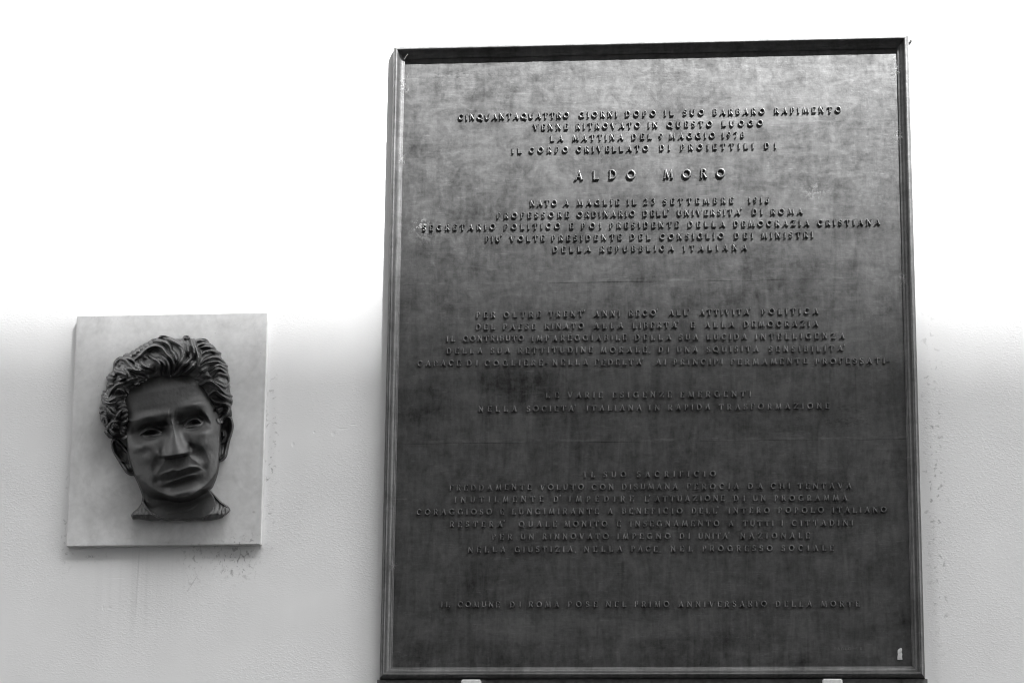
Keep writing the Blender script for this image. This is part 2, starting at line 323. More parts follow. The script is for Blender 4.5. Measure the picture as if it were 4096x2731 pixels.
def stroke(V, F, pts, w, hgt, lift):
    """rounded bar along pts (x, z in metres), rising from the panel face towards -y"""
    n = len(pts); prof = [(-.5 - .07, 0), (-.5, .65), (-.38, .92), (-.14, 1.0), (.14, 1.0), (.38, .92), (.5, .65), (.5 + .07, 0)]; m = len(prof); base = len(V)
    closed = n > 3 and math.dist(pts[0], pts[-1]) < 1e-6
    for i in range(n):
        if closed: a, b = (pts[i - 1] if i > 0 else pts[-2]), (pts[i + 1] if i < n - 1 else pts[1])
        else: a, b = pts[max(i - 1, 0)], pts[min(i + 1, n - 1)]
        tx, tz = b[0] - a[0], b[1] - a[1]; l = math.hypot(tx, tz) or 1; nx, nz = -tz / l, tx / l
        for (o, h) in prof: V.append((pts[i][0] + nx * o * w, -.0035 + .0004 - (h * hgt + lift + .0004), pts[i][1] + nz * o * w))
    for i in range(n - 1):
        for j in range(m - 1):
            q = base + i * m + j; F.append((q, q + 1, q + m + 1, q + m))
    if not closed:
        F.append(tuple(base + j for j in range(m))); F.append(tuple(base + (n - 1) * m + j for j in reversed(range(m))))
TEXT = [
 (13.0, [('CINQUANTAQUATTRO', -375.0, -156.7, 473.9), ('GIORNI', -137.3, -62.1, 474.0), ('DOPO', -46.8, 13.4, 474.1), ('IL', 29.6, 48.2, 474.1), ('SUO', 66.4, 107.3, 474.2), ('BARBARO', 124.7, 225.5, 474.2), ('RAPIMENTO', 243.6, 373.0, 474.3)]),
 (12.9, [('VENNE', -226.6, -158.9, 450.2), ('RITROVATO', -143.3, -17.1, 450.2), ('IN', -2.2, 17.1, 450.2), ('QUESTO', 34.7, 123.3, 450.2), ('LUOGO', 141.9, 221.5, 450.1)]),
 (12.9, [('LA', -193.2, -167.9, 426.7), ('MATTINA', -149.6, -50.2, 426.6), ('DEL', -34.2, 5.3, 426.6), ('9', 19.0, 26.4, 426.6), ('MAGGIO', 38.9, 128.6, 426.6), ('1978', 141.7, 185.0, 426.6)]),
 (12.8, [('IL', -268.7, -249.6, 402.9), ('CORPO', -234.7, -158.2, 403.0), ('CRIVELLATO', -142.2, -1.2, 403.0), ('DI', 20.2, 40.8, 403.1), ('PROIETTILI', 61.1, 203.2, 403.2), ('DI', 223.5, 246.4, 403.2)]),
 (19.9, [('ALDO', -145.1, -26.7, 346.5), ('MORO', 28.0, 147.2, 346.0)]),
 (12.7, [('NATO', -232.1, -179.2, 294.6), ('A', -167.1, -155.7, 294.5), ('MAGLIE', -140.5, -57.5, 294.3), ('IL', -42.6, -25.1, 294.1), ('23', -10.4, 11.3, 294.0), ('SETTEMBRE', 26.9, 162.8, 293.7), ('1916', 191.8, 231.5, 293.3)]),
 (12.7, [('PROFESSORE', -296.5, -155.6, 270.7), ('ORDINARIO', -140.4, -27.4, 270.4), ("DELL'", -12.6, 42.1, 270.2), ("UNIVERSITA'", 53.9, 182.2, 269.9), ('DI', 198.2, 218.5, 269.7), ('ROMA', 234.4, 295.6, 269.6)]),
 (12.7, [('SEGRETARIO', -442.0, -298.9, 248.2), ('POLITICO', -282.3, -172.5, 247.7), ('E', -155.5, -145.7, 247.4), ('POI', -131.6, -92.6, 247.2), ('PRESIDENTE', -76.7, 57.5, 246.8), ('DELLA', 74.5, 146.4, 246.4), ('DEMOCRAZIA', 162.4, 307.9, 245.9), ('CRISTIANA', 323.8, 443.0, 245.4)]),
 (12.7, [("PIU'", -318.7, -282.7, 223.8), ('VOLTE', -270.6, -203.0, 223.6), ('PRESIDENTE', -189.4, -53.4, 223.2), ('DEL', -37.5, 2.6, 222.9), ('CONSIGLIO', 20.5, 143.8, 222.6), ('DEI', 163.4, 200.1, 222.2), ('MINISTRI', 215.5, 314.8, 222.0)]),
 (12.6, [('DELLA', -186.9, -113.3, 200.3), ('REPUBBLICA', -95.2, 47.3, 199.8), ('ITALIANA', 65.9, 188.1, 199.1)]),
 (12.5, [('PER', -334.2, -297.4, 71.3), ('OLTRE', -280.9, -209.0, 71.1), ("TRENT'", -193.9, -120.2, 71.0), ('ANNI', -106.5, -56.6, 70.9), ("RECO'", -39.7, 19.4, 70.8), ("ALL'", 37.0, 80.5, 70.7), ("ATTIVITA'", 95.6, 196.8, 70.5), ('POLITICA', 214.3, 322.1, 70.3)]),
 (12.5, [('DEL', -334.5, -298.0, 47.5), ('PAESE', -281.8, -219.2, 47.3), ('RINATO', -201.6, -125.7, 47.0), ('ALLA', -107.1, -50.3, 46.8), ("LIBERTA'", -32.3, 59.6, 46.5), ('E', 77.9, 87.2, 46.3), ('ALLA', 105.9, 161.9, 46.1), ('DEMOCRAZIA', 180.1, 321.7, 45.8)]),
 (12.4, [('IL', -391.3, -374.9, 24.9), ('CONTRIBUTO', -359.1, -241.3, 24.5), ('IMPAREGGIABILE', -226.2, -44.2, 23.5), ('DELLA', -28.1, 41.8, 22.7), ('SUA', 56.6, 93.1, 22.3), ('LUCIDA', 109.9, 185.9, 21.9), ('INTELLIGENZA', 201.7, 371.2, 21.1)]),
 (12.4, [('DELLA', -390.9, -321.2, 0.8), ('SUA', -305.4, -268.1, 0.4), ('RETTITUDINE', -252.6, -109.1, -0.3), ('MORALE,', -93.9, 3.4, -1.2), ('DI', 16.8, 37.5, -1.7), ('UNA', 52.1, 92.3, -2.0), ('SQUISITA', 108.8, 207.9, -2.6), ("SENSIBILITA'", 227.3, 375.6, -3.5)]),
 (12.4, [('CAPACE', -446.6, -363.3, -23.4), ('DI', -351.3, -330.1, -23.8), ('COGLIERE-NELLA', -316.6, -117.6, -24.6), ("FEDELTA'", -104.6, -8.0, -25.7), ('AI', 11.9, 31.4, -26.3), ('PRINCIPI', 45.5, 139.4, -26.7), ('FERMAMENTE', 155.2, 299.4, -27.7), ('PROFESSATI-', 315.0, 457.0, -28.7)]),
 (12.3, [('LE', -198.3, -173.7, -88.8), ('VARIE', -156.9, -90.3, -89.1), ('ESIGENZE', -70.9, 41.6, -89.7), ('EMERGENTI', 58.4, 192.7, -90.4)]),
 (12.3, [('NELLA', -327.7, -253.4, -114.9), ("SOCIETA'", -235.0, -137.3, -115.0), ('ITALIANA', -120.3, -15.2, -115.1), ('IN', -1.8, 19.0, -115.2), ('RAPIDA', 34.8, 115.3, -115.2), ('TRASFORMAZIONE', 131.5, 339.5, -115.4)]),
 (12.1, [('IL', -124.4, -103.8, -244.0), ('SUO', -87.8, -44.7, -244.1), ('SACRIFICIO', -24.1, 124.5, -244.2)]),
 (12.1, [('FREDDAMENTE', -380.3, -224.7, -267.1), ('VOLUTO', -208.0, -124.8, -267.6), ('CON', -109.9, -68.3, -267.9), ('DISUMANA', -52.8, 52.8, -268.2), ('FEROCIA', 70.4, 167.9, -268.7), ('DA', 184.9, 212.9, -268.9), ('CHI', 227.9, 263.7, -269.1), ('TENTAVA', 278.5, 378.5, -269.4)]),
 (12.1, [('INUTILMENTE', -370.8, -201.8, -290.2), ("D'IMPEDIRE", -182.3, -30.7, -290.8), ("L'ATTUAZIONE", -9.8, 140.9, -291.4), ('DI', 157.7, 179.2, -291.8), ('UN', 194.0, 217.9, -291.9), ('PROGRAMMA', 234.1, 370.2, -292.2)]),
 (12.1, [('CORAGGIOSO', -442.6, -299.1, -313.9), ('E', -284.7, -274.9, -314.1), ('LUNGIMIRANTE', -260.9, -96.9, -314.3), ('A', -80.4, -69.3, -314.5), ('BENEFICIO', -52.3, 61.3, -314.7), ("DELL'", 78.5, 133.1, -314.9), ('INTERO', 147.4, 225.0, -315.1), ('POPOLO', 241.0, 325.9, -315.3), ('ITALIANO', 342.0, 442.7, -315.5)]),
 (12.0, [("RESTERA'", -379.0, -269.1, -337.8), ('QUALE', -247.8, -175.7, -338.2), ('MONITO', -161.4, -80.3, -338.5), ('E', -63.1, -53.8, -338.7), ('INSEGNAMENTO', -37.3, 130.5, -339.0), ('A', 147.0, 157.3, -339.4), ('TUTTI', 174.7, 232.3, -339.5), ('I', 246.6, 249.7, -339.7), ('CITTADINI', 266.1, 380.0, -339.9)]),
 (12.0, [('PER', -298.1, -260.4, -362.1), ('UN', -243.7, -218.9, -362.2), ('RINNOVATO', -202.8, -77.6, -362.5), ('IMPEGNO', -61.5, 38.8, -362.8), ('DI', 55.6, 75.4, -363.1), ("UNITA'", 90.7, 151.6, -363.2), ('NAZIONALE', 169.5, 299.0, -363.6)]),
 (12.0, [('NELLA', -343.9, -272.3, -386.4), ('GIUSTIZIA,', -255.0, -137.0, -386.6), ('NELLA', -123.8, -52.0, -386.8), ('PACE,', -35.1, 21.5, -386.9), ('NEL', 38.7, 79.4, -387.0), ('PROGRESSO', 98.5, 229.4, -387.2), ('SOCIALE', 246.0, 343.1, -387.4)]),
 (11.9, [('IL', -393.2, -377.0, -490.7), ('COMUNE', -360.8, -282.3, -490.9), ('DI', -262.7, -242.0, -491.0), ('ROMA', -227.0, -170.3, -491.2), ('POSE', -153.5, -98.5, -491.3), ('NEL', -82.4, -44.7, -491.5), ('PRIMO', -28.7, 36.0, -491.6), ('ANNIVERSARIO', 53.2, 217.5, -492.0), ('DELLA', 234.0, 301.3, -492.3), ('MORTE', 317.8, 389.0, -492.5)]),
 (6.0, [('PAOLO', 341.3, 371.8, -573.6), ('BR', 380.0, 392.3, -573.3)])]
for li, (cap, words) in enumerate(TEXT):
    V, F = [], []
    cap = cap / 1000; low = cap < .008
    cap *= .94
    hgt = .00045 if low else (.0042 if cap > .015 else .0037)
    for (w, x0, x1, zb) in words:
        x0, x1, zb = x0 / 1000, x1 / 1000, zb / 1000
        ws = [GW[c] * cap for c in w]; W = x1 - x0
        gap = (W - sum(ws)) / max(len(w) - 1, 1); s = 1.0
        if len(w) > 1 and gap < .10 * cap:
            gap = .10 * cap; s = (W - gap * (len(w) - 1)) / sum(ws)
        x = x0 if len(w) > 1 else (x0 + x1) / 2 - ws[0] / 2
        ap = w.count("'")
        for c, gw in zip(w, ws):
            gw *= s
            if c == "'": xx = x - gap * .75
            elif c in ',-': xx = x - gap * .3
            else: xx = x
            jz = random.gauss(0, .012) * cap; js = 1 + random.gauss(0, .015); ja = random.gauss(0, .012)
            for si, (pts, sw) in enumerate(GL[c]):
                P = [(xx + (px * gw) + ja * (py - .5) * cap, zb + jz + py * cap * js) for px, py in pts]
                stroke(V, F, P, sw * cap * 1.04, hgt, si * .00003)
            x += gw + gap
    # the letters of a line stand on one buried strip
    xa, xb, zz = words[0][1] / 1000, words[-1][2] / 1000, words[0][3] / 1000 + .3 * cap; b0 = len(V)
    V += [(x, y, z) for x in (xa, xb) for y in (-.0030, -.0020) for z in (zz, zz + .002)]
    F += [tuple(b0 + i for i in f) for f in ((0, 1, 3, 2), (4, 6, 7, 5), (0, 4, 5, 1), (2, 3, 7, 6), (0, 2, 6, 4), (1, 5, 7, 3))]
    me = bpy.data.meshes.new('inscription_line'); me.from_pydata(V, [], F)
    b2 = bmesh.new(); b2.from_mesh(me); bmesh.ops.recalc_face_normals(b2, faces=b2.faces[:]); b2.to_mesh(me); b2.free()
    link('inscription_line', me, M_letter, plq, False)

# two pale stone clips under the frame
M_trav = simple('travertine', .62, .7, .3, .12, 160, .3)
def clip(cx, label):
    bm = bmesh.new(); vs = box(bm, -.0185, .0185, -.024, .002, -.07, 0)
    bmesh.ops.bevel(bm, geom=bm.edges[:], offset=.0022, segments=3, affect='EDGES')
    for v in bm.verts: v.co.y += random.gauss(0, .0002); v.co.z += random.gauss(0, .00015)
    o = from_bm('stone_bracket', bm, M_trav, None, False)
    a = -R(.6215); o.location = (PX + cx * math.cos(a) + .6285 * math.sin(a), 0, PZ + cx * math.sin(a) - .6285 * math.cos(a)); o.rotation_euler = (0, R(.6215), 0)
    return tag(o, label, 'bracket', 'stone brackets carrying the plaque')
clip(-.3322, 'small pale stone bracket under the plaque, the one nearer the portrait')
clip(.3365, 'small pale stone bracket under the plaque, below the torn paper scrap')

# ------------------------------------------------------------------ portrait relief on its marble slab
SX, SZ, ST = -1.1528, 1.2057 + EYE, .017
port = empty('portrait_plaque', (SX, 0, SZ)); port.rotation_euler = (0, R(.395), 0)
tag(port, 'square pale marble slab with a dark bronze relief portrait of a man with wavy hair', 'plaque')
bm = bmesh.new(); box(bm, -.1881, .1881, -ST, -.0005, -.2273, .2273)
bmesh.ops.bevel(bm, geom=bm.edges[:], offset=.0009, segments=2, affect='EDGES')
from_bm('marble_slab', bm, M_marble, port)
def sheet(u, v):      # relief drawing sheet -> millimetres on the slab's face
    d = 1 + 1.0755e-5 * u + 1.3021e-5 * v
    return (.317565 * u + .011136 * v - 217.1747) / d, (-.00296667 * u - .320365 * v + 250.4089) / d
MM = .316
def relief(name, U, V, H, keep, parent, smooth=True):
    X, Z = sheet(U, V); h = H * .275
    P = np.stack([(X + .219 * h), -(ST * 1000 + h), (Z - .23 * h)], -1) / 1000
    idx = -np.ones(U.shape, int); q = keep[:-1, :-1] & keep[1:, :-1] & keep[:-1, 1:] & keep[1:, 1:]
    use = np.zeros(U.shape, bool); use[:-1, :-1] |= q; use[1:, :-1] |= q; use[:-1, 1:] |= q; use[1:, 1:] |= q
    idx[use] = np.arange(use.sum())
    faces = np.stack([idx[:-1, :-1][q], idx[1:, :-1][q], idx[1:, 1:][q], idx[:-1, 1:][q]], -1)
    me = bpy.data.meshes.new(name); me.from_pydata(P[use].tolist(), [], faces.tolist())
    return link(name, me, M_head, parent, smooth)
def grid(u0, u1, v0, v1, st): return np.meshgrid(np.arange(u0, u1, st), np.arange(v0, v1, st))
def seg_dist(U, V, pts):
    D = np.full(U.shape, 1e9); T = np.zeros(U.shape); L = 0
    for (a, b), (c, d) in zip(pts, pts[1:]):
        ex, ey = c - a, d - b; l2 = ex * ex + ey * ey + 1e-9; t = np.clip(((U - a) * ex + (V - b) * ey) / l2, 0, 1)
        q = np.hypot(U - a - t * ex, V - b - t * ey); m = q < D; D[m] = q[m]; T[m] = (L + t * math.sqrt(l2))[m]; L += math.sqrt(l2)
    return D, T, L
def sdf(U, V, poly):
    D, _, _ = seg_dist(U, V, poly + poly[:1]); ins = np.zeros(U.shape, bool)
    for (a, b), (c, d) in zip(poly, poly[1:] + poly[:1]):
        m = ((b > V) != (d > V)) & (U < (c - a) * (V - b) / ((d - b) if d != b else 1e-9) + a); ins ^= m
    return np.where(ins, D, -D)
def curve(pts, step=7):
    """Catmull-Rom through the points"""
    p = [np.array(q, float) for q in pts]
    if len(p) < 3: return [tuple(q) for q in p]
    p = [2 * p[0] - p[1]] + p + [2 * p[-1] - p[-2]]; out = []
    for i in range(1, len(p) - 2):
        n = max(2, int(np.linalg.norm(p[i + 1] - p[i]) / step))
        for k in range(n):
            t = k / n
            out.append(tuple(.5 * ((2 * p[i]) + (p[i + 1] - p[i - 1]) * t + (2 * p[i - 1] - 5 * p[i] + 4 * p[i + 1] - p[i + 2]) * t * t + (3 * p[i] - p[i - 1] - 3 * p[i + 1] + p[i + 2]) * t ** 3)))
    out.append(tuple(p[-2])); return out
def smooth(x, a, b):
    t = np.clip((x - a) / (b - a), 0, 1); return t * t * (3 - 2 * t)
def gau(S, T, s, t, a, b): return np.exp(-((S - s) / a) ** 2 - ((T - t) / b) ** 2)
def ridge(A, U, V, pts, r, amp, taper=.35, groove=0, mode='max', pw=.5):
    c = curve(pts); xs = [q[0] for q in c]; ys = [q[1] for q in c]; us, vs = U[0], V[:, 0]
    i0, i1 = np.searchsorted(us, (min(xs) - r - 2, max(xs) + r + 2)); j0, j1 = np.searchsorted(vs, (min(ys) - r - 2, max(ys) + r + 2))
    if i1 <= i0 or j1 <= j0: return
    sl = (slice(j0, j1), slice(i0, i1)); D, T, L = seg_dist(U[sl], V[sl], c)
    k = T / L; tp = np.minimum(1, np.minimum(k, 1 - k) / taper * .75 + .25) if taper else 1.0
    rr = r * (.45 + .55 * tp) if taper else r
    val = amp * tp * (np.clip(1 - (D / rr) ** 2, 0, 1) ** pw if pw else .75 * np.clip(1 - D / rr, 0, 1) + .25 * np.clip(1 - (D / rr) ** 2, 0, 1))
    if groove: val = val * (1 - .24 * (1 - np.cos(D * 2 * math.pi / groove)) * (D > groove * .35))
    A[sl] = np.maximum(A[sl], val) if mode == 'max' else A[sl] + val
C2 = lambda pts: [((x / 4.055 + 130) * 1.567, (y / 4.055 + 100) * 1.567) for x, y in pts]
C3 = lambda pts: [((x / 3.409 + 130) * 1.567, (y / 3.409 + 420) * 1.567) for x, y in pts]
C4 = lambda pts: [((x / 4.9 + 130) * 1.567, (y / 4.9 + 400) * 1.567) for x, y in pts]

# ---- face and neck: one continuous relief
FACE = [(372, 560), (360, 640), (376, 730), (400, 800), (402, 850), (412, 940), (432, 1010), (450, 1060), (474, 1110), (494, 1160), (506, 1200), (500, 1240), (520, 1300), (585, 1330), (680, 1340), (780, 1340), (880, 1336),
        (950, 1304), (966, 1250), (950, 1200), (918, 1160), (938, 1140), (955, 1100), (970, 1050), (978, 990), (984, 900), (988, 800), (992, 740), (1000, 690), (985, 600), (945, 520), (880, 440), (800, 400), (700, 392), (580, 400), (470, 440), (400, 500)]
U, V = grid(345, 1020, 380, 1368, 2.6)
S = (U - 690) * .985 - (V - 790) * .174; T = (U - 690) * .174 + (V - 790) * .985
P = np.interp(T, [-400, -340, -260, -180, -110, -40, 60, 150, 250, 330, 400, 600, 800], [118, 146, 176, 194, 203, 200, 202, 204, 203, 198, 206, 206, 206])
Wd = np.interp(T, [-400, -300, -100, 0, 100, 180, 230, 300, 350, 400, 440, 560], [285, 318, 330, 322, 312, 296, 288, 262, 246, 236, 245, 290])
for _ in range(3):      # ease the profile's corners along the columns
    P[1:-1] = (P[:-2] + 2 * P[1:-1] + P[2:]) / 4
cr = np.clip(1 - np.abs(S / (Wd * np.interp(T, [60, 200, 330, 420], [1, 1.05, 1.07, 1.0]))) ** 2.9, 0, 1) ** .55
wd = 40 + .5 * np.maximum(np.abs(S) - 110, 0)
cut = 414 - .0024 * (S - 6) ** 2        # the chin's lower edge, then the drop to the neck
P = P * (1 - smooth(T, cut - 8, cut + wd)) + np.interp(T, [300, 400, 450, 500, 570], [70, 62, 66, 90, 116]) * smooth(T, cut - 8, cut + wd)
H = 38 + (P - 38) * cr
# brow, temple and cheek masses
H += 21 * gau(S, T, -150, -112, 100, 28) + 24 * gau(S, T, 155, -136, 85, 28) + 8 * gau(S, T, 0, -105, 50, 28)
H -= 16 * gau(S, T, -285, -60, 55, 90) + 18 * gau(S, T, 290, -60, 50, 90)
H += 20 * gau(S, T, -208, 60, 62, 32) + 24 * gau(S, T, 200, 48, 66, 32)
H += 22 * gau(S, T, -145, 126, 70, 60) + 27 * gau(S, T, 155, 98, 78, 48)
H -= 10 * gau(S, T, -225, 200, 60, 90) + 6 * gau(S, T, 225, 190, 48, 90)
# eye sockets: deep just under the brow edge
def socket(cs, ct, sx, sy, dep, edge):
    d = dep * gau(S, T, cs, ct, sx, sy)
    return d * smooth(T - np.interp(S, [p[0] for p in edge], [p[1] for p in edge]), -6, 58)
eL = [(-260, -70), (-235, -92), (-153, -104), (-73, -98), (-20, -84), (0, -80)]; eR = [(0, -84), (20, -92), (70, -112), (135, -131), (180, -128), (215, -80), (250, 0)]
H -= socket(-128, -28, 118, 46, 60, eL) * (S < 5) + socket(134, -48, 104, 48, 60, eR) * (S >= 5)
H -= 20 * gau(S, T, -42, -45, 26, 42) + 20 * gau(S, T, 44, -52, 26, 42)
# nose
nt = np.interp(T, [-85, -50, 0, 60, 120, 142, 150], [0, 12, 29, 46, 66, 70, 70]); nw = np.interp(T, [-85, -40, 20, 70, 115, 140, 170], [26, 31, 43, 57, 79, 92, 92])
ns = np.interp(T, [-85, 0, 140, 170], [2, 0, -4, -4]); a = np.abs(S - ns)
nose = nt * np.exp(-(a / (nw * .80)) ** 2.3)
cut = 150 - 8 * np.abs((S - ns) / 80) ** 2 + .03 * (S - ns)
nose = nose * (1 - smooth(T, cut - 4, cut + 24)); H += nose
H -= 9 * gau(S, T, -38, 166, 18, 9) + 9 * gau(S, T, 32, 166, 18, 9)      # nostrils
H -= 10 * gau(S, T, -98, 128, 15, 34) + 16 * gau(S, T, 92, 112, 17, 30)
# folds from the nose to the mouth corners
fold = np.zeros(U.shape); ridge(fold, U, V, [(632, 905), (618, 940), (592, 995), (575, 1040)], 34, 8, .4, 0, 'max', 1.2); ridge(fold, U, V, [(775, 885), (815, 905), (860, 942), (892, 990)], 50, 13, .45, 0, 'max', 1.2); H -= fold
# mouth: muzzle, lips, groove, chin
H += 21 * gau(S, T, -4, 246, 108, 60)
C5 = lambda pts: [((x / 3.136 + 198) * 1.567, (y / 3.136 + 380) * 1.567) for x, y in pts]
at = lambda pts: np.interp(U, [p[0] for p in C5(pts)], [p[1] for p in C5(pts)])
yt = 9 + at([(560, 975), (600, 925), (660, 895), (720, 880), (765, 858), (830, 872), (900, 845), (960, 825), (1050, 822), (1110, 838), (1160, 868)]); ym = at([(560, 1000), (640, 998), (720, 988), (800, 968), (900, 935), (1000, 900), (1080, 882), (1160, 872)])
for _ in range(6): yt[:, 1:-1] = (yt[:, :-2] + 2 * yt[:, 1:-1] + yt[:, 2:]) / 4; ym[:, 1:-1] = (ym[:, :-2] + 2 * ym[:, 1:-1] + ym[:, 2:]) / 4
u0, u1 = C5([(560, 0)])[0][0], C5([(1160, 0)])[0][0]; mw = smooth(U, u0 + 2, u0 + 90) * (1 - smooth(U, u1 - 90, u1 - 4))
lw = smooth(U, u0 + 20, u0 + 120) * (1 - smooth(U, u1 - 120, u1 - 6))
up = smooth((V - yt) / np.maximum(ym - yt, 8), -.12, 1.0) * 19 * (1 - smooth(V - ym, -2, 14 + 20 * (1 - lw))); cst = 7 * np.exp(-((V - yt + 4) / 9) ** 2)
dn = 25 * smooth(V - ym, 11, 50) * (1 - smooth(V - ym, 46, 112))
H += mw * (cst - up) - (.35 * mw + .65 * lw) * dn
H -= 9 * gau(S, T, -148, 290, 22, 22) + 9 * gau(S, T, 150, 262, 22, 20) + 5 * gau(S, T, 0, 195, 14, 22)
H += 32 * gau(S, T, -4, 388, 104, 36)
# lids, eyeballs, drilled irises
def eye(C, bc, rot, lid, lowl, iris):
    ctr = np.mean(np.array(lid + lowl), 0); lid = [tuple(ctr + (np.array(p) - ctr) * (.88, .62)) for p in lid]; lowl = [tuple(ctr + (np.array(p) - ctr) * (.88, .62)) for p in lowl]
    c, s = math.cos(R(rot)), math.sin(R(rot)); x = (U - bc[0]) * c + (V - bc[1]) * s; y = -(U - bc[0]) * s + (V - bc[1]) * c
    r2 = (x / 62) ** 2 + (y / 32) ** 2; B = 10 * np.sqrt(np.clip(1 - r2, 0, 1)); op = np.zeros(U.shape)
    up = np.zeros(U.shape); ridge(up, U, V, [(p[0], p[1] - 4) for p in C(lid)], 16, 19, .35, 0, 'max', .9); lo = np.zeros(U.shape); ridge(lo, U, V, C(lowl), 7, 8, .5, 0, 'max', .7)
    poly = [(p[0], p[1] + 5) for p in curve(C(lid))] + curve(C(lowl))[::-1]; o = smooth(sdf(U, V, poly), -2, 5)
    d = np.hypot(U - iris[0], V - iris[1]); ir = 3.5 * np.exp(-((d - 16) / 4.0) ** 2) + 9 * np.exp(-(d / 8.0) ** 2)
    bag = np.zeros(U.shape); ridge(bag, U, V, [(p[0], p[1] + 20) for p in C(lowl)], 14, 7, .4, 0, 'max', 1)
    return B + up + lo - o * (7 + 22 * np.clip((y + 26) / 50, 0, 1)) - o * ir - bag
H += eye(C3, (562, 800), -12, [(610, 350), (650, 300), (715, 252), (790, 238), (850, 250), (905, 292)], [(640, 350), (690, 362), (760, 362), (820, 348), (860, 325)], (560, 797))
H += eye(C3, (818, 742), -13, [(1195, 222), (1235, 165), (1290, 120), (1350, 100), (1405, 112), (1450, 172)], [(1220, 232), (1285, 246), (1350, 232), (1410, 208), (1445, 190)], (824, 735))
fr = np.zeros(U.shape); ridge(fr, U, V, [(676, 640), (670, 680), (672, 715)], 10, 3, .4, 0, 'max', 1); ridge(fr, U, V, [(708, 650), (700, 690), (694, 720)], 9, 2, .4, 0, 'max', 1); H -= fr
nk = np.zeros(U.shape); ridge(nk, U, V, C3([(1000, 1400), (1150, 1370), (1290, 1340), (1380, 1280)]), 16, 9, .4, 0, 'max', 1); H += nk * (T > 430)
nz = rng.normal(0, 1, (60, 60)); yy = np.linspace(0, 58.9, U.shape[0]); xx = np.linspace(0, 58.9, U.shape[1]); fy = yy - yy.astype(int); fx = xx - xx.astype(int); a0 = nz[yy.astype(int)]; a1 = nz[yy.astype(int) + 1]
ap = a0 * (1 - fy[:, None]) + a1 * fy[:, None]; H += .35 * (ap[:, xx.astype(int)] * (1 - fx) + ap[:, xx.astype(int) + 1] * fx)
H = 38 + (H - 38) * 1.15; RAW = H.copy(); q = sdf(U, V, FACE); H = H * smooth(q, -7, 6) - 6 * (1 - smooth(q, -9, 0))
HF = (U, V, RAW)
head = relief('portrait_head', U, V, H, q > -9, port)

